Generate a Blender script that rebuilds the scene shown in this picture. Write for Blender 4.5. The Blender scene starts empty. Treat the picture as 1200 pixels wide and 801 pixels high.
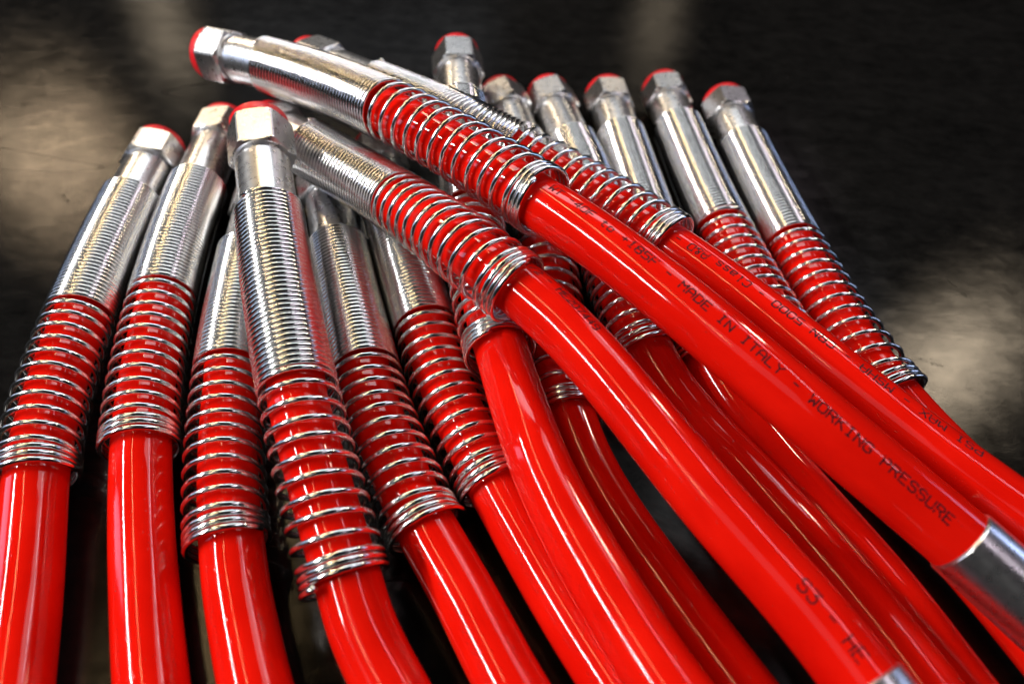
import bpy, bmesh, math, random
import numpy as np
from mathutils import Vector, Matrix

scene = bpy.context.scene
C = scene.collection

# ------------------------------------------------------------------ camera
cam_d = bpy.data.cameras.new('camera')
cam = bpy.data.objects.new('camera', cam_d)
C.objects.link(cam)
cam.location = (0.0, 0.0, 0.161)
cam.rotation_euler = (math.radians(90 - 47.5), 0, 0)
cam.rotation_euler.rotate_axis('Z', math.radians(2.7))
cam_d.sensor_width = 36.0
cam_d.lens = 25.5
cam_d.clip_start = 0.005
cam_d.clip_end = 50.0
cam_d.dof.use_dof = True
cam_d.dof.focus_distance = 0.182
cam_d.dof.aperture_fstop = 9.5
cam_d.dof.aperture_blades = 7
scene.camera = cam

# ------------------------------------------------------------------ world and lamps
world = bpy.data.worlds.new('World')
scene.world = world
world.use_nodes = True
wb = world.node_tree.nodes['Background']
wb.inputs['Color'].default_value = (0.75, 0.82, 1.0, 1)
wb.inputs['Strength'].default_value = 0.008

scene.view_settings.view_transform = 'Standard'
scene.view_settings.look = 'None'
scene.view_settings.exposure = 0.0
scene.view_settings.gamma = 1.0
scene.view_settings.use_curve_mapping = False


def lamp(name, pos, target, sx, sy, energy, color, roll=0.0):
    d = bpy.data.lights.new(name, 'AREA')
    d.shape = 'RECTANGLE'
    d.size = sx
    d.size_y = sy
    d.energy = energy
    d.color = color
    o = bpy.data.objects.new(name, d)
    C.objects.link(o)
    o.location = pos
    z = (Vector(pos) - Vector(target)).normalized()
    y = Vector((0, 1, 0)) if name == 'tube_lamp' else Vector((0, 0, 1))
    y = (y - z * y.dot(z)).normalized()
    x = y.cross(z)
    o.rotation_euler = Matrix((x, y, z)).transposed().to_euler()
    if roll:
        o.rotation_euler.rotate_axis('Z', roll)
    return o


# workshop lamps: long tubes running away from the camera; then fill panels added to brighten the metal
lamp('tube_lamp', (-0.90, 0.00, 0.72), (0.0, 0.18, 0.0), 0.025, 0.85, 15.0, (1.0, 0.97, 0.93))
lamp('tube_lamp', (-0.45, 0.45, 1.00), (-0.02, 0.25, 0.0), 0.012, 1.9, 3.6, (1.0, 0.70, 0.34))
lamp('tube_lamp', (0.60, 0.50, 1.00), (0.0, 0.22, 0.0), 0.024, 1.8, 2.2, (1.0, 0.84, 0.96))
lamp('fill_panel', (-0.12, 1.22, 1.10), (0.0, 0.22, 0.0), 0.80, 0.32, 4.4, (0.95, 0.98, 1.0))  # added broad panel, mirrored white in the sleeves and nuts
lamp('fill_panel', (0.55, 0.95, 1.10), (0.0, 0.20, 0.0), 0.24, 0.50, 1.0, (0.92, 0.97, 1.0))  # added side panel, evens out the zinc from the right
lamp('fill_panel', (-0.35, -0.50, 1.10), (0.0, 0.20, 0.0), 0.60, 0.45, 0.5, (0.95, 0.97, 1.0))  # added panel behind the camera, lifts the near ferrule
# lamps further down the hall, whose light comes back off the bench
lamp('hall_lamp', (-0.964, 1.27, 0.735), (-0.173, 0.228, 0.0), 0.22, 0.05, 2.6, (1.0, 0.74, 0.48))
lamp('hall_lamp', (-0.841, 1.654, 0.622), (-0.173, 0.34, 0.0), 0.05, 0.09, 0.5, (1.0, 0.82, 0.60))
lamp('hall_lamp', (0.328, 1.834, 0.616), (0.068, 0.38, 0.0), 0.05, 0.09, 0.26, (1.0, 0.82, 0.60))
lamp('hall_lamp', (0.852, 0.951, 0.89), (0.13, 0.146, 0.0), 0.08, 0.08, 2.0, (1.0, 0.82, 0.60))
lamp('sheen_panel', (-0.40, 1.723, 0.688), (-0.086, 0.327, 0.0), 0.65, 0.14, 0.24, (0.80, 0.88, 1.0))  # added dim panel, lends the bench a grey-blue sheen
lamp('cool_lamp', (1.30, 0.45, 0.35), (0.05, 0.22, 0.02), 0.12, 0.70, 1.8, (0.50, 0.62, 1.0))
lamp('cool_lamp', (-1.30, 0.25, 0.40), (-0.05, 0.20, 0.02), 0.12, 0.50, 0.8, (0.55, 0.68, 1.0))

# ------------------------------------------------------------------ materials
def new_mat(name):
    m = bpy.data.materials.new(name)
    m.use_nodes = True
    nt = m.node_tree
    return m, nt, nt.nodes['Principled BSDF']


def node(nt, typ, **kw):
    n = nt.nodes.new(typ)
    for k, v in kw.items():
        setattr(n, k, v)
    return n


def noise(nt, scale, detail=4.0, rough=0.55, stretch=None, dist=0.0, rot=0.0):
    tc = node(nt, 'ShaderNodeTexCoord')
    mp = node(nt, 'ShaderNodeMapping')
    if stretch:
        mp.inputs['Scale'].default_value = stretch
    mp.inputs['Rotation'].default_value = (0, 0, rot)
    nt.links.new(tc.outputs['Object'], mp.inputs['Vector'])
    n = node(nt, 'ShaderNodeTexNoise')
    n.inputs['Scale'].default_value = scale
    n.inputs['Detail'].default_value = detail
    n.inputs['Roughness'].default_value = rough
    n.inputs['Distortion'].default_value = dist
    nt.links.new(mp.outputs['Vector'], n.inputs['Vector'])
    return n.outputs['Fac']


def ramp(nt, fac, stops):
    r = node(nt, 'ShaderNodeValToRGB')
    els = r.color_ramp.elements
    while len(els) < len(stops):
        els.new(0.5)
    for e, (p, c) in zip(els, stops):
        e.position = p
        e.color = (c, c, c, 1) if not isinstance(c, tuple) else c
    nt.links.new(fac, r.inputs['Fac'])
    return r.outputs['Color']


def math_n(nt, op, a, b):
    m = node(nt, 'ShaderNodeMath', operation=op)
    for i, v in enumerate((a, b)):
        if isinstance(v, (int, float)):
            m.inputs[i].default_value = v
        else:
            nt.links.new(v, m.inputs[i])
    return m.outputs[0]


def bump(nt, bs, h, strength, dist):
    b = node(nt, 'ShaderNodeBump')
    b.inputs['Strength'].default_value = strength
    b.inputs['Distance'].default_value = dist
    nt.links.new(h, b.inputs['Height'])
    nt.links.new(b.outputs['Normal'], bs.inputs['Normal'])


# glossy red thermoplastic hose jacket; its uv runs round and along the hose in millimetres
M_HOSE, nt, bs = new_mat('red_hose_jacket')


def uv_noise(nt, scale, sx, sy, detail=3.0):
    tc = node(nt, 'ShaderNodeTexCoord')
    mp = node(nt, 'ShaderNodeMapping')
    mp.inputs['Scale'].default_value = (sx, sy, 1.0)
    nt.links.new(tc.outputs['UV'], mp.inputs['Vector'])
    n = node(nt, 'ShaderNodeTexNoise')
    n.inputs['Scale'].default_value = scale
    n.inputs['Detail'].default_value = detail
    nt.links.new(mp.outputs['Vector'], n.inputs['Vector'])
    return n.outputs['Fac']


streak = uv_noise(nt, 1.0, 1.6, 0.05)
speck = uv_noise(nt, 1.0, 1.5, 1.1, 2.0)
patch = uv_noise(nt, 1.0, 0.10, 0.05, 4.0)
c = ramp(nt, patch, [(0.3, (0.62, 0.0045, 0.0015, 1)), (0.7, (0.78, 0.0085, 0.003, 1))])
nt.links.new(c, bs.inputs['Base Color'])
bs.inputs['Specular IOR Level'].default_value = 0.38
rg_ = math_n(nt, 'ADD', ramp(nt, patch, [(0.35, 0.05), (0.7, 0.10)]), ramp(nt, speck, [(0.66, 0.0), (0.74, 0.14)]))
nt.links.new(rg_, bs.inputs['Roughness'])
hh = math_n(nt, 'ADD', math_n(nt, 'MULTIPLY', streak, 0.5), ramp(nt, speck, [(0.66, 0.0), (0.76, 1.0)]))
bump(nt, bs, hh, 0.16, 0.00007)

# black inkjet print
M_INK, nt, bs = new_mat('dark_print_ink')
bs.inputs['Base Color'].default_value = (0.020, 0.002, 0.006, 1)
bs.inputs['Roughness'].default_value = 0.6
bs.inputs['Specular IOR Level'].default_value = 0.25
tr = node(nt, 'ShaderNodeBsdfTransparent')
mxs = node(nt, 'ShaderNodeMixShader')
nt.links.new(ramp(nt, noise(nt, 1400.0, 3.0), [(0.32, 0.0), (0.46, 0.90)]), mxs.inputs[0])
nt.links.new(tr.outputs[0], mxs.inputs[1])
nt.links.new(bs.outputs[0], mxs.inputs[2])
nt.links.new(mxs.outputs[0], nt.nodes['Material Output'].inputs['Surface'])

# bright zinc plated steel
M_ZINC, nt, bs = new_mat('zinc_plated_steel')
bs.inputs['Metallic'].default_value = 1.0
nt.links.new(ramp(nt, noise(nt, 220.0, 4.0), [(0.3, (0.74, 0.75, 0.77, 1)), (0.7, (0.80, 0.80, 0.81, 1))]), bs.inputs['Base Color'])
nt.links.new(ramp(nt, noise(nt, 500.0, 4.0), [(0.3, 0.26), (0.75, 0.31)]), bs.inputs['Roughness'])
bump(nt, bs, noise(nt, 900.0, 2.0), 0.06, 0.00003)

# spring wire
M_WIRE, nt, bs = new_mat('bright_spring_wire')
bs.inputs['Metallic'].default_value = 1.0
nt.links.new(ramp(nt, noise(nt, 300.0, 3.0), [(0.3, (0.78, 0.79, 0.80, 1)), (0.7, (0.84, 0.84, 0.84, 1))]), bs.inputs['Base Color'])
bs.inputs['Roughness'].default_value = 0.17

# red plastic cap
M_CAP, nt, bs = new_mat('red_plastic_cap')
bs.inputs['Base Color'].default_value = (0.70, 0.010, 0.018, 1)
bs.inputs['Roughness'].default_value = 0.35

# worn dark steel bench top: a dull dark skin under a scuffed sheen
M_BENCH, nt, bs = new_mat('worn_dark_steel')
n1 = noise(nt, 17.0, 9.0, 0.68, (1.0, 1.15, 1.0), 0.4)          # broad handling marks
n2 = noise(nt, 120.0, 6.0, 0.7, (0.8, 1.2, 1.0), 0.2)         # fine wear
n3 = noise(nt, 38.0, 5.0, 0.7, None, 0.8)                      # dark oil spots
n4 = noise(nt, 9.0, 2.0, 0.4, (0.45, 2.6, 1.0), 0.3, 0.55)    # scratches
spots = ramp(nt, n3, [(0.66, 1.0), (0.72, 0.45)])
scr = ramp(nt, n4, [(0.352, 1.0), (0.357, 0.45), (0.362, 1.0)])
wear = math_n(nt, 'ADD', math_n(nt, 'MULTIPLY', n1, 0.40), math_n(nt, 'MULTIPLY', n2, 0.60))
sheen = ramp(nt, wear, [(0.36, (0.015, 0.0148, 0.0145, 1)), (0.50, (0.024, 0.0236, 0.023, 1)), (0.64, (0.040, 0.039, 0.0375, 1))])


def mul(nt, a, b):
    m = node(nt, 'ShaderNodeMix', data_type='RGBA', blend_type='MULTIPLY')
    m.inputs['Factor'].default_value = 1.0
    nt.links.new(a, m.inputs[6])
    nt.links.new(b, m.inputs[7])
    return m.outputs[2]


sheen = mul(nt, mul(nt, sheen, spots), scr)
gl = node(nt, 'ShaderNodeBsdfGlossy', distribution='BECKMANN')
nt.links.new(sheen, gl.inputs['Color'])
nt.links.new(math_n(nt, 'ADD', math_n(nt, 'MULTIPLY', wear, 0.10), 0.165), gl.inputs['Roughness'])
df = node(nt, 'ShaderNodeBsdfDiffuse')
nt.links.new(ramp(nt, wear, [(0.36, (0.003, 0.003, 0.003, 1)), (0.64, (0.009, 0.0088, 0.0086, 1))]), df.inputs['Color'])
ad = node(nt, 'ShaderNodeAddShader')
nt.links.new(gl.outputs[0], ad.inputs[0])
nt.links.new(df.outputs[0], ad.inputs[1])
nt.links.new(ad.outputs[0], nt.nodes['Material Output'].inputs['Surface'])
bp = node(nt, 'ShaderNodeBump')
bp.inputs['Strength'].default_value = 0.15
bp.inputs['Distance'].default_value = 0.0003
nt.links.new(wear, bp.inputs['Height'])
nt.links.new(bp.outputs['Normal'], gl.inputs['Normal'])
nt.nodes.remove(bs)

# ------------------------------------------------------------------ mesh helpers
def link_mesh(name, verts, faces, mat, parent=None, sharp=None):
    me = bpy.data.meshes.new(name)
    me.from_pydata([tuple(map(float, v)) for v in verts], [], faces)
    me.polygons.foreach_set('use_smooth', [True] * len(me.polygons))
    if sharp is not None:
        me.set_sharp_from_angle(angle=math.radians(sharp))
    me.materials.append(mat)
    me.update()
    o = bpy.data.objects.new(name, me)
    C.objects.link(o)
    if parent is not None:
        o.parent = parent
        o.matrix_parent_inverse = parent.matrix_world.inverted()
    return o


def grid_faces(nr, nc, closed=True):
    f = []
    m = nc if closed else nc - 1
    for i in range(nr - 1):
        for j in range(m):
            k = (j + 1) % nc
            f.append((i * nc + j, i * nc + k, (i + 1) * nc + k, (i + 1) * nc + j))
    return f


class Path:
    """A smooth centre line in metres, measured along its length in millimetres."""

    def __init__(self, pts):
        p = np.asarray(pts, float) / 1000.0
        d = np.r_[0, np.cumsum(np.linalg.norm(np.diff(p, axis=0), axis=1))]
        N = len(d)
        h = np.diff(d)
        M = np.zeros((N, N))
        R = np.zeros((N, 3))
        M[0, 0] = M[-1, -1] = 1
        for i in range(1, N - 1):
            M[i, i - 1], M[i, i], M[i, i + 1] = h[i - 1], 2 * (h[i - 1] + h[i]), h[i]
            R[i] = 6 * ((p[i + 1] - p[i]) / h[i] - (p[i] - p[i - 1]) / h[i - 1])
        m = np.linalg.solve(M, R)
        s = np.linspace(0, d[-1], 900)
        k = np.clip(np.searchsorted(d, s, side='right') - 1, 0, N - 2)
        a = (d[k + 1] - s)[:, None]
        b = (s - d[k])[:, None]
        hk = h[k][:, None]
        q = m[k] * a ** 3 / (6 * hk) + m[k + 1] * b ** 3 / (6 * hk) + (p[k] / hk - m[k] * hk / 6) * a + (p[k + 1] / hk - m[k + 1] * hk / 6) * b
        self.q = q
        self.s = np.r_[0, np.cumsum(np.linalg.norm(np.diff(q, axis=0), axis=1))] * 1000
        t = np.gradient(q, axis=0)
        self.t = t / np.linalg.norm(t, axis=1, keepdims=True)
        # e1: the upward side of the hose, e2: its right side seen from the near end
        up = np.array([0, 0, 1.0])
        e2 = np.cross(self.t, up)
        e2 /= np.linalg.norm(e2, axis=1, keepdims=True)
        self.e2 = -e2
        self.e1 = np.cross(e2, self.t)
        self.length = self.s[-1]

    def at(self, s):
        s = np.atleast_1d(np.asarray(s, float))
        f = lambda a: np.stack([np.interp(s, self.s, a[:, i]) for i in range(3)], -1)
        P, T, A, B = f(self.q), f(self.t), f(self.e1), f(self.e2)
        ext = np.where(s < 0, s, np.where(s > self.length, s - self.length, 0.0))[:, None] / 1000
        return P + T * ext, T, A, B


def lathe(path, prof, nseg=48, off=None):
    """prof: list of (s_mm, radius_mm) ; closes both ends."""
    s = np.array([a for a, _ in prof])
    r = np.array([b for _, b in prof]) / 1000.0
    P, T, A, B = path.at(s)
    if off is not None:
        P = P + off(s, A, B)
    th = np.linspace(0, 2 * math.pi, nseg, endpoint=False)
    ring = P[:, None] + r[:, None, None] * (np.cos(th)[None, :, None] * A[:, None] + np.sin(th)[None, :, None] * B[:, None])
    v = ring.reshape(-1, 3)
    f = grid_faces(len(prof), nseg)
    f.append(tuple(range(nseg)))
    f.append(tuple(reversed(range((len(prof) - 1) * nseg, len(prof) * nseg))))
    return v, f


HOSE_R, WIRE, COIL = 6.95, 0.72, 8.9


def hex_nut(path, s0, s1, roll):
    nseg = 96
    th = np.linspace(0, 2 * math.pi, nseg, endpoint=False)
    inr, ch = 8.65, 2.2
    hexr = inr / np.cos(((th - roll + math.pi / 6) % (math.pi / 3)) - math.pi / 6)
    st = [0, 0.0] + list(np.linspace(0.0, ch, 7)[1:]) + list(np.linspace(ch, s1 - s0 - 1.8, 4)[1:]) + list(np.linspace(s1 - s0 - 1.8, s1 - s0, 6)[1:]) + [s1 - s0]
    L = s1 - s0
    verts = []
    P, T, A, B = path.at(s0 + np.array(st))
    for i, u in enumerate(st):
        if i == 0:
            rad = np.full(nseg, 6.2)
        elif i == len(st) - 1:
            rad = np.full(nseg, 7.0)
        else:
            e = min(u / 0.62, (L - u) / 0.55)
            rad = np.minimum(hexr, 8.45 + e)
        rad = rad / 1000
        verts.append(P[i] + rad[:, None] * (np.cos(th)[:, None] * A[i] + np.sin(th)[:, None] * B[i]))
    v = np.concatenate(verts)
    f = grid_faces(len(st), nseg)
    f.append(tuple(range(nseg)))
    f.append(tuple(reversed(range((len(st) - 1) * nseg, len(st) * nseg))))
    return v, f


def spring(path, S, E, L, seed, sag):
    """One wound wire: a close-wound sleeve from S to E, open coils from E, three close coils before L."""
    rng = random.Random(seed)
    nt_ = max(10, int(round((E - S) / (2 * WIRE + 0.06))))
    end = 3 * (2 * WIRE + 0.12)
    no = min(12, max(10, int(round((L - end - E) / 4.4))))
    turns = [0.0]
    pos = [S + WIRE]
    for i in range(nt_):
        turns.append(turns[-1] + 1)
        pos.append(S + WIRE + (E - S - WIRE) * (i + 1) / nt_)
    gaps = np.array([rng.uniform(0.9, 1.1) for _ in range(no)])
    gaps[0] *= 0.85
    gaps *= (L - end - E) / gaps.sum()
    for g in gaps:
        turns.append(turns[-1] + 1)
        pos.append(pos[-1] + g)
    for i in range(3):
        turns.append(turns[-1] + 1)
        pos.append(pos[-1] + end / 3)
    per = 26
    n = int(turns[-1] * per) + 1
    tt = np.linspace(0, turns[-1], n)
    ss = np.interp(tt, turns, pos)
    ph = tt * 2 * math.pi + rng.uniform(0, 6.28)
    P, T, A, B = path.at(ss)
    P = P + sag(ss, A, B)
    rc = np.full(n, COIL)
    rc[-9:] += np.linspace(0, 0.5, 9)          # the cut end springs out a little
    rc[:7] += np.linspace(0.35, 0, 7)
    rc = rc / 1000
    rad = np.cos(ph)[:, None] * A + np.sin(ph)[:, None] * B
    cen = P + rc[:, None] * rad
    tan = np.gradient(cen, axis=0)
    tan /= np.linalg.norm(tan, axis=1, keepdims=True)
    bi = np.cross(tan, rad)
    bi /= np.linalg.norm(bi, axis=1, keepdims=True)
    nr = np.cross(bi, tan)
    m = 9
    a = np.linspace(0, 2 * math.pi, m, endpoint=False)
    w = WIRE / 1000
    v = (cen[:, None] + w * (np.cos(a)[None, :, None] * nr[:, None] + np.sin(a)[None, :, None] * bi[:, None])).reshape(-1, 3)
    f = grid_faces(n, m)
    f.append(tuple(reversed(range(m))))
    f.append(tuple(range((n - 1) * m, n * m)))
    return v, f


# ------------------------------------------------------------------ stroke lettering, printed on the jacket
G = {
 'A': [[(0,0),(0,5),(1,7),(3,7),(4,5),(4,0)],[(0,3),(4,3)]], 'B': [[(0,0),(0,7),(3,7),(4,6),(4,4.5),(3,3.7),(0,3.7)],[(3,3.7),(4,2.8),(4,1),(3,0),(0,0)]],
 'C': [[(4,6),(3,7),(1,7),(0,6),(0,1),(1,0),(3,0),(4,1)]], 'D': [[(0,0),(0,7),(3,7),(4,6),(4,1),(3,0),(0,0)]],
 'E': [[(4,7),(0,7),(0,0),(4,0)],[(0,3.6),(3,3.6)]], 'F': [[(4,7),(0,7),(0,0)],[(0,3.6),(3,3.6)]],
 'H': [[(0,0),(0,7)],[(4,0),(4,7)],[(0,3.5),(4,3.5)]], 'I': [[(2,0),(2,7)],[(1,0),(3,0)],[(1,7),(3,7)]],
 'X': [[(0,0),(4,7)],[(0,7),(4,0)]], 'K': [[(0,0),(0,7)],[(4,7),(0,3)],[(1.2,4.1),(4,0)]],
 'O': [[(1,0),(0,1),(0,6),(1,7),(3,7),(4,6),(4,1),(3,0),(1,0)]], 'G': [[(4,6),(3,7),(1,7),(0,6),(0,1),(1,0),(3,0),(4,1),(4,3.2),(2.4,3.2)]],
 'L': [[(0,7),(0,0),(4,0)]], 'M': [[(0,0),(0,7),(2,4),(4,7),(4,0)]], 'N': [[(0,0),(0,7),(4,0),(4,7)]],
 'P': [[(0,0),(0,7),(3,7),(4,6),(4,4.4),(3,3.4),(0,3.4)]], 'R': [[(0,0),(0,7),(3,7),(4,6),(4,4.6),(3,3.7),(0,3.7)],[(2,3.7),(4,0)]],
 'S': [[(4,6),(3,7),(1,7),(0,6),(0,4.5),(1,3.7),(3,3.7),(4,2.7),(4,1),(3,0),(1,0),(0,1)]], 'T': [[(0,7),(4,7)],[(2,7),(2,0)]],
 'W': [[(0,7),(0.6,0),(2,3.6),(3.4,0),(4,7)]], 'Y': [[(0,7),(2,4),(4,7)],[(2,4),(2,0)]], 'U': [[(0,7),(0,1),(1,0),(3,0),(4,1),(4,7)]],
 '0': [[(1,0),(0,1),(0,6),(1,7),(3,7),(4,6),(4,1),(3,0),(1,0)]], '1': [[(1,5.6),(2,7),(2,0)],[(1,0),(3,0)]],
 '2': [[(0,6),(1,7),(3,7),(4,6),(4,4.5),(0,0),(4,0)]], '3': [[(0,7),(4,7),(2,4.2),(3,4.2),(4,3.2),(4,1),(3,0),(1,0),(0,1)]],
 '4': [[(3,0),(3,7),(0,2.2),(4,2.2)]], '5': [[(4,7),(0,7),(0,4),(3,4),(4,3),(4,1),(3,0),(0,0)]],
 '7': [[(0,7),(4,7),(1.5,0)]], '8': [[(1,3.7),(0,4.6),(0,6),(1,7),(3,7),(4,6),(4,4.6),(3,3.7),(1,3.7),(0,2.7),(0,1),(1,0),(3,0),(4,1),(4,2.7),(3,3.7)]],
 '9': [[(1,0),(3,0),(4,1),(4,6),(3,7),(1,7),(0,6),(0,4),(1,3.2),(4,3.2)]],
 '-': [[(0.6,3.5),(3.4,3.5)]], '+': [[(0.3,3.3),(3.7,3.3)],[(2,1.5),(2,5.2)]], '/': [[(0,0),(4,7)]],
 '&': [[(4,0),(0.8,5),(0.8,6.3),(1.6,7),(2.6,6.3),(2.6,5),(0,2.4),(0,1),(1,0),(2,0),(4,2.4)]],
 'l': [[(1.6,7),(1.6,0.8),(2.4,0)]], 'a': [[(0.6,4.6),(3,4.6),(3.7,4),(3.7,0)],[(3.7,2.7),(1,2.7),(0.3,2),(0.3,0.7),(1,0),(3.7,0)]],
 's': [[(3.7,4.2),(3,4.7),(1,4.7),(0.4,4),(0.8,2.7),(3.2,2.1),(3.7,1),(3,0),(1,0),(0.3,0.6)]],
 't': [[(1.6,6.6),(1.6,0.8),(2.4,0),(3.4,0)],[(0.4,4.7),(3.2,4.7)]], 'o': [[(1,0),(0.3,0.8),(0.3,3.9),(1,4.7),(3,4.7),(3.7,3.9),(3.7,0.8),(3,0),(1,0)]],
}


def printed_text(path, off, text, s0, s1, ang0, ang1, height, parent, flip=False):
    """Ribbons of ink lying on the jacket, between s0 and s1, at an angle (deg) round the hose."""
    adv = (s1 - s0) / len(text)
    wid = adv * 0.72
    hw = 0.17
    V, F = [], []
    for ci, ch in enumerate(text):
        for stroke in G.get(ch, []):
            for (x0, y0), (x1, y1) in zip(stroke[:-1], stroke[1:]):
                a = np.array([x0 / 4 * wid, (y0 / 7 - 0.5) * height])
                b = np.array([x1 / 4 * wid, (y1 / 7 - 0.5) * height])
                d = b - a
                ln = np.linalg.norm(d)
                d = d / ln
                a = a - d * hw * 0.8
                b = b + d * hw * 0.8
                pn = np.array([-d[1], d[0]]) * hw
                k = max(1, int(abs(b[1] - a[1]) / 0.5))
                base = len(V)
                for i in range(k + 1):
                    c = a + (b - a) * i / k
                    for sg in (-1, 1):
                        w = c + pn * sg
                        V.append((ci * adv + w[0], w[1]))
                for i in range(k):
                    F.append((base + 2 * i, base + 2 * i + 1, base + 2 * i + 3, base + 2 * i + 2))
    V = np.array(V)
    if flip:
        V[:, 0] = (s1 - s0) - V[:, 0]
        V[:, 1] = -V[:, 1]
    s = s0 + V[:, 0]
    P, T, A, B = path.at(s)
    P = P + off(s, A, B)
    ang = np.radians(ang0 + (ang1 - ang0) * (V[:, 0] / (s1 - s0))) + V[:, 1] / HOSE_R
    r = (HOSE_R + 0.035) / 1000
    v = P + r * (np.cos(ang)[:, None] * A + np.sin(ang)[:, None] * B)
    return link_mesh('printed_text', v, F, M_INK, parent)


# ------------------------------------------------------------------ bench
def build_bench():
    bm = bmesh.new()
    bmesh.ops.create_cube(bm, size=1.0)
    bmesh.ops.scale(bm, vec=(3.0, 2.6, 0.03), verts=bm.verts)
    bmesh.ops.translate(bm, vec=(0, 0.55, -0.015), verts=bm.verts)
    bmesh.ops.bevel(bm, geom=bm.edges[:], offset=0.002, segments=2, affect='EDGES')
    me = bpy.data.meshes.new('workbench_top')
    bm.to_mesh(me)
    bm.free()
    me.materials.append(M_BENCH)
    o = bpy.data.objects.new('workbench_top', me)
    C.objects.link(o)
    o['kind'] = 'structure'


build_bench()

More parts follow.
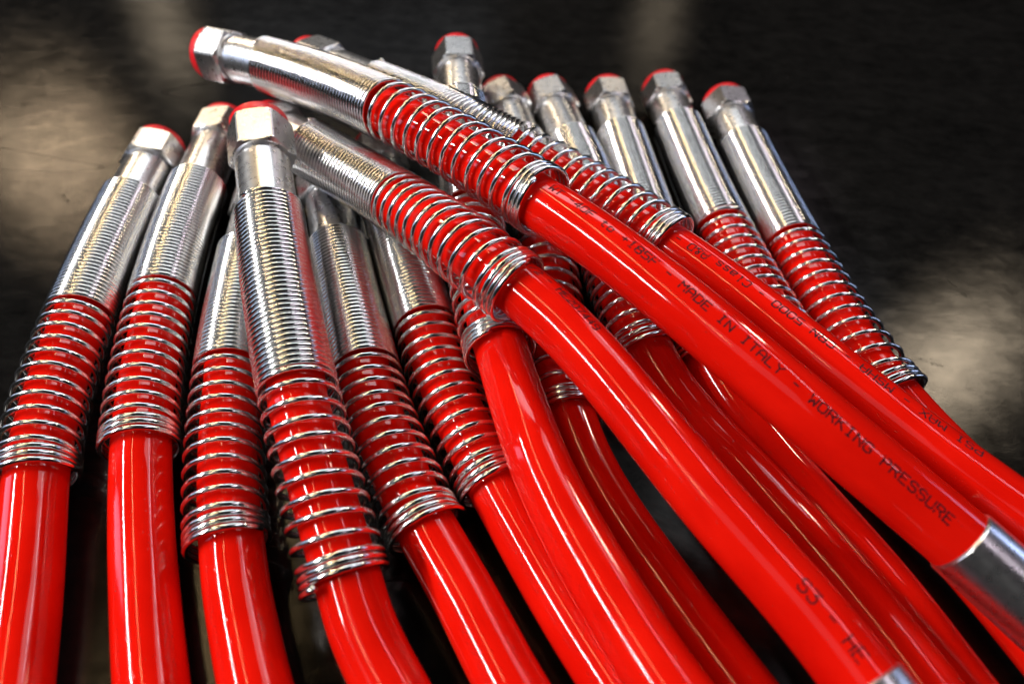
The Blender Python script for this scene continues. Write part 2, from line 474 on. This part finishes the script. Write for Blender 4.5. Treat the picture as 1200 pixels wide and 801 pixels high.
# ------------------------------------------------------------------ hoses
DATA = {
 'H1': {'marks': {"T": 0.0, "N": 13.88, "S": 30.84, "E": 86.86, "L": 141.45},
  'pts': [[-131.58,227.04,9.7],[-130.86,214.75,9.7],[-130.08,203.13,9.7],[-129.2,192.12,9.7],[-128.22,181.68,9.7],[-127.17,171.76,9.7],[-126.05,162.34,9.7],[-124.88,153.36,9.7],[-123.66,144.81,9.7],[-122.4,136.64,9.7],[-121.09,128.84,9.7],[-119.71,121.39,9.7],[-118.23,114.26,9.7],[-116.63,107.44,9.7],[-114.89,100.91,9.7],[-113.0,94.64,9.7],[-110.93,88.64,9.7],[-109.21,83.27,8.99],[-107.28,77.98,8.47],[-105.35,72.85,8.07],[-103.45,67.88,7.77],[-101.63,63.08,7.53],[-99.91,58.45,7.36],[-98.3,53.98,7.22],[-96.77,49.67,7.12],[-95.3,45.51,7.04],[-93.87,41.5,6.99],[-92.45,37.64,6.94],[-91.07,33.91,6.92],[-89.72,30.3,6.9],[-88.4,26.82,6.9],[-87.11,23.46,6.9],[-86.28,21.29,6.9]]},
 'H2': {'marks': {"T": 0.0, "N": 15.5, "S": 39.28, "E": 95.05, "L": 149.39},
  'pts': [[-112.55,244.19,9.7],[-112.03,230.34,9.7],[-111.29,217.25,9.7],[-110.32,204.84,9.7],[-109.16,193.1,9.7],[-107.84,181.99,9.7],[-106.4,171.46,9.7],[-104.86,161.48,9.7],[-103.24,152.03,9.7],[-101.54,143.05,9.7],[-99.79,134.53,9.7],[-97.95,126.44,9.7],[-96.04,118.75,9.7],[-94.04,111.44,9.7],[-91.94,104.49,9.7],[-89.74,97.88,9.7],[-87.86,92.02,8.98],[-85.81,86.29,8.46],[-83.69,80.74,8.05],[-81.55,75.38,7.75],[-79.4,70.21,7.52],[-77.28,65.23,7.34],[-75.21,60.43,7.21],[-73.19,55.81,7.11],[-71.2,51.37,7.03],[-69.23,47.1,6.98],[-67.27,42.99,6.94],[-65.31,39.05,6.91],[-63.37,35.25,6.9],[-61.45,31.6,6.9],[-59.57,28.07,6.9],[-57.74,24.67,6.9],[-56.55,22.47,6.9]]},
 'H3': {'marks': {"T": 27.15, "N": 41.65, "S": 59.65, "E": 108.65, "L": 161.42},
  'pts': [[-90.68,231.38,9.7],[-89.2,217.97,9.7],[-87.77,205.42,9.7],[-86.35,193.65,9.7],[-84.94,182.57,9.7],[-83.53,172.14,9.7],[-82.12,162.29,9.7],[-80.69,152.99,9.7],[-79.23,144.18,9.7],[-77.74,135.82,9.7],[-76.2,127.89,9.7],[-74.61,120.36,9.7],[-72.96,113.18,9.7],[-71.25,106.36,9.7],[-69.5,99.85,9.7],[-67.71,93.66,9.7],[-65.87,87.75,9.7],[-63.99,82.12,9.7],[-62.07,76.75,9.7],[-60.24,71.77,9.39],[-58.47,67.14,8.78],[-56.54,62.66,8.3],[-54.47,58.32,7.94],[-52.38,54.13,7.67],[-50.31,50.06,7.46],[-48.25,46.14,7.3],[-46.18,42.36,7.18],[-44.11,38.72,7.09],[-42.05,35.21,7.02],[-40.01,31.82,6.97],[-38.01,28.56,6.93],[-36.04,25.39,6.91],[-34.76,23.34,6.9]]},
 'H4': {'marks': {"T": 0.0, "N": 15.5, "S": 35.44, "E": 95.07, "L": 142.97},
  'pts': [[-80.13,195.58,40.09],[-77.54,186.69,37.84],[-74.81,177.68,36.02],[-71.98,168.7,34.55],[-69.15,159.97,33.29],[-66.37,151.57,32.16],[-63.66,143.55,31.11],[-61.03,135.92,30.11],[-58.47,128.67,29.12],[-55.99,121.78,28.14],[-53.57,115.26,27.15],[-51.23,109.07,26.11],[-48.94,103.22,25.02],[-46.72,97.67,23.87],[-44.54,92.38,22.67],[-42.41,87.3,21.45],[-40.33,82.43,20.21],[-38.28,77.73,18.96],[-36.29,73.2,17.69],[-34.34,68.81,16.41],[-32.45,64.57,15.09],[-30.59,60.47,13.75],[-28.58,56.53,12.47],[-26.25,52.77,11.34],[-23.7,49.17,10.41],[-21.06,45.69,9.68],[-18.42,42.27,9.11],[-15.82,38.94,8.64],[-13.26,35.69,8.24],[-10.76,32.54,7.88],[-8.32,29.47,7.54],[-5.93,26.48,7.21],[-4.38,24.54,6.99]]},
 'H5': {'marks': {"T": 0.0, "N": 15.5, "S": 38.83, "E": 93.1, "L": 145.15},
  'pts': [[-69.04,214.2,9.7],[-64.94,201.69,9.7],[-61.12,189.96,9.7],[-57.57,178.96,9.7],[-54.21,168.62,9.7],[-50.95,158.93,9.7],[-47.79,149.81,9.7],[-44.76,141.19,9.7],[-41.89,133.03,9.7],[-39.13,125.3,9.7],[-36.41,117.97,9.7],[-33.62,111.08,9.7],[-30.7,104.63,9.7],[-27.76,98.56,9.7],[-24.87,92.81,9.7],[-22.05,87.35,9.7],[-19.21,82.2,9.7],[-16.29,77.56,9.38],[-13.37,73.31,8.77],[-10.52,69.15,8.29],[-7.79,65.05,7.93],[-5.23,61.0,7.65],[-2.79,57.03,7.44],[-0.43,53.17,7.28],[1.89,49.45,7.16],[4.2,45.89,7.07],[6.54,42.49,7.01],[8.87,39.23,6.96],[11.19,36.09,6.93],[13.49,33.07,6.91],[15.76,30.16,6.9],[17.98,27.34,6.9],[19.43,25.5,6.9]]},
 'H6': {'marks': {"T": 5.82, "N": 21.32, "S": 41.32, "E": 99.32, "L": 155.99},
  'pts': [[-54.92,237.68,9.7],[-50.7,222.47,9.7],[-46.65,208.41,9.7],[-42.69,195.43,9.7],[-38.8,183.41,9.7],[-35.05,172.23,9.7],[-31.48,161.77,9.7],[-28.08,151.98,9.7],[-24.83,142.79,9.7],[-21.76,134.13,9.7],[-18.84,125.96,9.7],[-15.8,118.36,9.7],[-12.5,111.36,9.7],[-9.25,104.78,9.7],[-6.08,98.58,9.7],[-2.96,92.73,9.7],[0.09,87.52,9.14],[3.09,82.54,8.55],[6.0,77.68,8.1],[8.84,72.96,7.77],[11.62,68.4,7.52],[14.36,64.01,7.33],[17.05,59.79,7.19],[19.69,55.74,7.09],[22.28,51.85,7.02],[24.82,48.1,6.96],[27.31,44.5,6.93],[29.75,41.03,6.91],[32.13,37.68,6.9],[34.46,34.45,6.9],[36.72,31.33,6.9],[38.93,28.3,6.9],[40.36,26.34,6.9]]},
 'H7': {'marks': {"T": 0.0, "N": 15.5, "S": 35.5, "E": 93.5, "L": 154.69},
  'pts': [[-27.04,275.52,25.97],[-24.44,256.24,25.05],[-22.12,238.66,24.15],[-19.95,222.57,23.26],[-17.91,207.69,22.45],[-15.96,193.76,21.79],[-14.08,180.52,21.38],[-12.22,167.92,21.26],[-10.28,156.09,21.34],[-8.16,145.09,21.54],[-5.8,134.93,21.82],[-3.35,125.5,22.17],[-0.96,116.71,22.57],[1.37,108.5,22.98],[3.63,100.81,23.38],[5.89,93.72,23.66],[8.27,87.58,23.24],[10.8,81.96,22.69],[13.44,76.66,22.18],[16.11,71.64,21.72],[18.76,66.84,21.33],[21.34,62.22,21.02],[23.86,57.8,20.76],[26.34,53.57,20.55],[28.82,49.55,20.37],[31.29,45.73,20.23],[33.78,42.11,20.15],[36.27,38.67,20.12],[38.77,35.4,20.08],[41.26,32.29,20.01],[43.75,29.32,19.83],[46.35,26.55,19.2],[48.13,24.78,18.56]]},
 'C': {'marks': {"T": 24.41, "N": 36.41, "S": 49.41, "E": 96.34, "L": 154.89, "X": 260.71},
  'pts': [[-105.61,236.47,22.1],[-92.05,224.92,23.7],[-79.16,213.28,25.61],[-67.08,201.92,27.62],[-56.39,192.85,28.32],[-46.19,183.46,29.4],[-36.39,173.01,31.42],[-27.18,161.68,34.34],[-18.74,150.04,37.86],[-11.29,140.27,40.21],[-4.59,132.64,41.0],[1.66,126.56,40.57],[7.55,120.97,39.73],[12.95,115.21,38.85],[17.89,109.34,37.92],[22.44,103.49,36.95],[26.68,97.77,35.91],[30.69,92.27,34.82],[34.55,87.0,33.69],[38.31,81.96,32.56],[42.01,77.15,31.47],[45.69,72.56,30.46],[49.31,68.15,29.52],[52.82,63.87,28.63],[56.17,59.68,27.81],[59.28,55.52,27.05],[62.14,51.38,26.37],[64.76,47.28,25.77],[67.14,43.23,25.27],[69.32,39.25,24.86],[71.34,35.37,24.51],[73.23,31.6,24.19],[74.45,29.17,23.97]]},
 'A': {'marks': {"T": 0.0, "N": 12.33, "S": 27.4, "E": 88.04, "L": 154.24, "X": 271.55},
  'pts': [[-111.89,245.8,36.65],[-97.93,239.23,38.28],[-84.26,231.35,39.98],[-71.17,222.71,41.62],[-58.66,213.1,43.41],[-46.84,202.65,45.39],[-35.88,191.8,47.43],[-26.11,182.73,48.32],[-17.14,174.61,48.56],[-8.73,166.28,48.97],[-0.88,158.02,49.46],[6.45,150.12,49.93],[13.31,142.73,50.22],[19.66,135.8,50.16],[25.63,129.32,49.76],[31.31,123.35,49.04],[36.79,117.81,48.08],[42.07,112.55,46.98],[47.16,107.5,45.81],[52.12,102.66,44.56],[56.99,98.08,43.21],[61.86,93.8,41.69],[66.77,89.82,39.99],[71.69,86.03,38.16],[76.59,82.37,36.29],[81.41,78.75,34.42],[86.11,75.14,32.62],[90.61,71.47,30.96],[94.84,67.73,29.49],[98.85,63.95,28.18],[102.69,60.21,26.94],[106.41,56.53,25.75],[108.84,54.12,24.96]]},
 'B': {'marks': {"T": 0.0, "N": 15.5, "S": 40.0, "E": 109.17, "L": 169.32},
  'pts': [[-82.71,262.48,27.48],[-69.57,251.91,29.06],[-57.07,241.09,30.88],[-45.13,229.46,33.24],[-33.77,216.47,36.54],[-23.37,203.84,39.86],[-14.21,196.05,40.44],[-5.67,192.43,38.43],[2.72,188.54,36.48],[10.88,183.04,35.49],[18.63,176.64,35.11],[25.93,169.79,35.05],[32.76,162.75,35.16],[39.13,155.74,35.3],[45.09,148.88,35.34],[50.67,142.24,35.24],[55.9,135.81,34.99],[60.88,129.68,34.62],[65.71,123.9,34.09],[70.44,118.51,33.42],[75.09,113.42,32.65],[79.65,108.59,31.79],[84.13,103.97,30.87],[88.57,99.57,29.93],[92.99,95.4,29.01],[97.4,91.45,28.15],[101.71,87.61,27.35],[105.86,83.81,26.61],[109.74,79.97,25.96],[113.35,76.11,25.38],[116.76,72.27,24.84],[120.02,68.49,24.32],[122.13,66.02,23.98]]},
 'R2': {'marks': {"T": 0.0, "N": 15.5, "S": 35.5, "E": 93.5, "L": 165.19},
  'pts': [[-9.75,275.13,9.7],[-4.63,258.23,9.7],[-0.81,241.68,9.7],[2.05,225.75,9.7],[4.47,210.67,9.7],[6.57,196.5,9.7],[8.39,183.22,9.7],[9.9,170.79,9.7],[11.02,159.15,9.7],[11.84,148.28,9.7],[12.57,138.14,9.7],[13.42,128.71,9.7],[14.54,119.97,9.7],[16.07,111.88,9.7],[18.16,104.97,8.91],[20.63,98.49,8.36],[23.39,92.46,7.95],[26.32,86.81,7.64],[29.34,81.48,7.41],[32.36,76.43,7.25],[35.31,71.6,7.13],[38.16,66.96,7.04],[40.91,62.52,6.98],[43.59,58.26,6.94],[46.19,54.16,6.91],[48.71,50.21,6.9],[51.16,46.41,6.9],[53.55,42.76,6.9],[55.87,39.23,6.9],[58.13,35.82,6.9],[60.32,32.53,6.9],[62.45,29.34,6.9],[63.83,27.27,6.9]]},
 'R3': {'marks': {"T": 0.0, "N": 15.5, "S": 40.24, "E": 91.06, "L": 148.06},
  'pts': [[9.82,278.05,9.6],[14.55,257.87,10.39],[18.65,238.96,11.36],[21.92,220.96,12.71],[24.32,204.34,14.05],[26.23,189.87,14.72],[27.89,177.07,14.92],[29.57,165.43,14.95],[31.4,154.45,15.22],[33.45,144.32,15.5],[35.84,135.55,15.2],[38.91,128.94,13.23],[42.33,122.72,11.55],[46.0,116.53,10.77],[49.7,110.37,10.78],[53.23,104.19,11.44],[56.61,98.34,12.08],[59.85,92.85,12.48],[62.93,87.65,12.72],[65.86,82.66,12.87],[68.63,77.84,12.97],[71.24,73.17,13.06],[73.68,68.63,13.19],[75.93,64.19,13.37],[77.99,59.86,13.62],[79.9,55.65,13.87],[81.69,51.58,14.08],[83.39,47.66,14.2],[85.02,43.88,14.23],[86.6,40.24,14.17],[88.13,36.72,14.06],[89.62,33.31,13.9],[90.61,31.12,13.75]]},
 'R4': {'marks': {"T": 0.0, "N": 14.37, "S": 31.94, "E": 90.18, "L": 147.18},
  'pts': [[34.0,280.15,9.7],[36.41,260.89,9.7],[38.53,243.18,9.7],[40.46,226.87,9.7],[42.25,211.82,9.7],[43.95,197.9,9.7],[45.6,184.99,9.7],[47.24,173.02,9.7],[48.94,161.94,9.7],[50.76,151.71,9.7],[52.74,142.27,9.7],[55.04,133.88,9.38],[57.71,126.43,8.76],[60.58,119.5,8.26],[63.6,113.03,7.88],[66.69,106.96,7.6],[69.79,101.21,7.38],[72.85,95.75,7.22],[75.81,90.5,7.11],[78.64,85.46,7.03],[81.32,80.56,6.97],[83.83,75.8,6.93],[86.13,71.14,6.91],[88.22,66.56,6.9],[90.11,62.08,6.9],[91.89,57.73,6.9],[93.59,53.55,6.9],[95.28,49.54,6.9],[96.97,45.71,6.9],[98.64,42.03,6.9],[100.29,38.5,6.9],[101.91,35.1,6.9],[102.96,32.89,6.9]]},
 'R5': {'marks': {"T": 0.0, "N": 13.52, "S": 30.05, "E": 92.17, "L": 152.42},
  'pts': [[58.35,286.61,9.7],[59.9,268.4,9.7],[61.48,251.7,9.7],[63.07,236.33,9.7],[64.68,222.16,9.7],[66.34,209.05,9.7],[68.03,196.92,9.7],[69.78,185.65,9.7],[71.57,175.18,9.7],[73.42,165.44,9.7],[75.32,156.34,9.7],[77.26,147.86,9.7],[79.25,139.92,9.7],[81.61,132.96,9.18],[84.14,126.51,8.6],[86.76,120.44,8.15],[89.46,114.71,7.81],[92.19,109.27,7.55],[94.9,104.09,7.36],[97.56,99.11,7.21],[100.11,94.3,7.11],[102.55,89.64,7.03],[104.88,85.12,6.97],[107.08,80.72,6.93],[109.16,76.44,6.91],[111.1,72.25,6.9],[112.9,68.16,6.9],[114.59,64.16,6.9],[116.18,60.28,6.9],[117.69,56.49,6.9],[119.12,52.82,6.9],[120.49,49.25,6.9],[121.38,46.94,6.9]]},
 'R6': {'marks': {"T": 0.0, "N": 14.09, "S": 31.31, "E": 90.17, "L": 154.66},
  'pts': [[82.52,277.75,9.7],[83.63,261.24,9.7],[84.76,246.0,9.7],[85.92,231.9,9.7],[87.12,218.82,9.7],[88.36,206.66,9.7],[89.65,195.34,9.7],[90.99,184.76,9.7],[92.39,174.88,9.7],[93.86,165.64,9.7],[95.42,157.02,9.7],[97.08,148.97,9.7],[98.84,141.47,9.7],[100.7,134.47,9.7],[102.68,127.96,9.7],[105.17,122.34,9.18],[107.85,117.13,8.6],[110.54,112.15,8.16],[113.24,107.39,7.82],[115.94,102.86,7.57],[118.65,98.53,7.37],[121.36,94.42,7.23],[124.07,90.48,7.12],[126.75,86.71,7.04],[129.38,83.07,6.98],[131.95,79.54,6.94],[134.43,76.1,6.91],[136.82,72.73,6.9],[139.1,69.43,6.9],[141.3,66.2,6.9],[143.44,63.05,6.9],[145.5,59.98,6.9],[146.85,57.98,6.9]]},
}

GROUP = 'red hydraulic hoses piled on the steel bench'
INFO = {  # key: (nut roll deg, label)
 'H1': (12, ((0.2, 0.2), (0.2, 0.1)), 'leftmost red hose, cut off by the left edge, beside bare bench'),
 'H2': (-8, ((0.3, 0.2), (0.3, 0.1)), 'second red hose from the left, lying flat beside the leftmost one'),
 'H3': (0, ((0.7, 0.2), (0.8, 0.1)), 'red hose whose nut is hidden behind the raised nut of its right neighbour'),
 'H4': (-2, ((-0.7, 0.1), (0.6, 0.3)), 'red hose with its nut raised highest at the front, spring nearest the camera'),
 'H5': (10, ((-0.7, 0.1), (0.2, 0.3)), 'red hose in the shade just right of the front raised one'),
 'H6': (0, ((-0.2, 0.1), (0.2, 0.3)), 'red hose with its sleeve top hidden below the crossing hose printed 1/2'),
 'H7': (3, ((0.2, 0.1), (0.3, 0.2)), 'red hose with the nut farthest back, standing highest in the back row'),
 'C': (10, ((-0.2, -0.2), (0.5, 0.1)), 'red crossing hose printed 1/2, lowest of the three that cross the pile'),
 'A': (28, ((-0.5, -0.4), (-0.6, -0.5)), 'topmost red hose crossing the pile, printed MADE IN ITALY'),
 'B': (5, ((-0.6, -0.3), (-0.7, -0.4)), 'red crossing hose printed Class A&D upside down, behind the topmost one'),
 'R2': (-25, ((0, 0.2), (0, 0.2)), 'red hose with the smallest visible nut, half hidden behind the crossing hoses'),
 'R3': (-14, ((0.2, 0.2), (0.2, 0.2)), 'red hose with a bright square nut face, fourth of the back row from the right'),
 'R4': (4, ((0, 0.2), (0, 0.2)), 'third red hose from the right in the back row of nuts'),
 'R5': (-6, ((0.2, 0.2), (0.2, 0.2)), 'second red hose from the right in the back row of nuts'),
 'R6': (4, ((0, 0.2), (0.1, 0.2)), 'rightmost red hose, its spring running down beside the bare bench'),
}


def build_hose(key):
    roll, offs, label = INFO[key]
    d = DATA[key]
    path = Path(d['pts'])
    mk = d['marks']
    T, N, S, E, L = (mk[k] for k in 'TNSEL')
    end = path.length
    rng = random.Random(key)
    root = bpy.data.objects.new('hydraulic_hose', None)
    root.empty_display_size = 0.01
    C.objects.link(root)
    p0 = path.at(L)[0][0]
    root.location = (p0[0], p0[1], 0.0)
    bpy.context.view_layer.update()
    root['label'] = label
    root['category'] = 'hose'
    root['group'] = GROUP

    # inside the open coils the hose lies a little off centre
    (x0, z0), (x1, z1) = offs

    def off(s, A, B):
        k = np.clip((s - E) / max(L - E, 1), 0, 1)
        w = np.where(s < L, np.clip((s - E + 4) / 10.0, 0, 1), np.clip(1 - (s - L) / 70.0, 0, 1) ** 2)
        w = w * w * (3 - 2 * w)
        return (A * (z0 + (z1 - z0) * k)[:, None] + B * (x0 + (x1 - x0) * k)[:, None]) * w[:, None] / 1000

    def none(s, A, B):
        return np.zeros_like(A)

    # jacket
    s_end = mk['X'] + 4 if 'X' in mk else end
    st = list(np.arange(E - 6, s_end, 2.0)) + [s_end]
    prof = [(a, HOSE_R) for a in st]
    if 'X' not in mk:
        prof += [(s_end + 0.01, HOSE_R - 0.4), (s_end + 0.02, 3.2), (s_end - 8, 3.1)]
    hose = link_mesh('hose_tube', *lathe(path, prof, 56, off), M_HOSE, root, 40)
    uvl = hose.data.uv_layers.new(name='round_and_along')
    shift = rng.uniform(0, 500)
    for pl in hose.data.polygons:
        ks = [(hose.data.loops[li].vertex_index, li) for li in pl.loop_indices]
        wrap = max(k % 56 for k, _ in ks) - min(k % 56 for k, _ in ks) > 28
        for k, li in ks:
            j = k % 56 + (56 if wrap and k % 56 < 28 else 0)
            uvl.data[li].uv = (j * 2 * math.pi * HOSE_R / 56, prof[k // 56][0] + shift)
    # crimped ferrule: neck, smooth barrel, then the part under the close-wound spring
    prof = [(N - 0.8, 6.6), (N + 0.9, 6.6), (N + 1.0, 7.35), (N + 1.5, 7.85), (N + 2.2, 7.95)]
    prof += [(a, 7.95) for a in np.arange(N + 5, S + 6, 3.0)]
    prof += [(S + 6.5, 7.6)] + [(a, 7.6) for a in np.arange(S + 9, E - 4, 4.0)] + [(E - 3.5, 7.5), (E - 3.2, 6.8)]
    link_mesh('ferrule', *lathe(path, prof, 56), M_ZINC, root, 35)
    # nut and its red protection cap
    nut = link_mesh('hex_nut', *hex_nut(path, T + 1.6, N, math.radians(roll)), M_ZINC, root, 18)
    prof = [(T - 1.3, 4.5), (T - 1.25, 7.5), (T - 0.95, 8.4), (T - 0.4, 8.65), (T + 1.75, 8.7), (T + 1.8, 8.5), (T + 2.2, 5.9), (T + 6.0, 5.8)]
    link_mesh('cap', *lathe(path, prof, 48), M_CAP, nut, 40)
    # spring guard
    link_mesh('spring_guard', *spring(path, S, E, L, key, none), M_WIRE, root)
    # fitting on the near end, where the photograph shows it
    if 'X' in mk:
        X = mk['X']
        prof = [(X, HOSE_R + 0.02), (X + 0.05, 7.1), (X + 0.5, 7.45)] + [(a, 7.5) for a in np.arange(X + 2, end - 1, 4.0)] + [(end, 7.5), (end + 0.3, 7.0)]
        link_mesh('ferrule', *lathe(path, prof, 56), M_ZINC, root, 35)
    return path, off, hose, mk


BUILT = {k: build_hose(k) for k in DATA}

# ------------------------------------------------------------------ print on three of the jackets
for key, text, s0, s1, a0, a1, hgt, flip in (
    ('A', 'WT -40F to +185F - MADE IN ITALY - WORKING PRESSURE', 157.0, 266.5, -1, -29, 2.0, False),
    ('B', 'PSI MAX - MSHA - CRN 5000 - Class A&D -', 171.0, 255.0, -17, 12, 2.1, True),
    ('C', '1/2 - ME207449', 153.4, 178.0, 22, 17, 2.0, False),
    ('C', 'S3 - HE', 241.5, 258.0, -8, -9, 2.6, False),
):
    pth, of, hose, mk = BUILT[key]
    printed_text(pth, of, text, s0, s1, a0, a1, hgt, hose, flip)


# ------------------------------------------------------------------ a fleck of swarf on the bench
bm = bmesh.new()
bmesh.ops.create_icosphere(bm, subdivisions=2, radius=0.0007)
rg = random.Random(4)
for v in bm.verts:
    v.co *= rg.uniform(0.75, 1.2)
    v.co.z *= 0.7
    v.co += Vector((0.1119, 0.1761, 0.0005))
me = bpy.data.meshes.new('metal_fleck')
bm.to_mesh(me)
bm.free()
me.materials.append(M_WIRE)
fl = bpy.data.objects.new('metal_fleck', me)
C.objects.link(fl)
fl['label'] = 'tiny bright metal fleck lying alone on the dark bench'
fl['category'] = 'fleck'
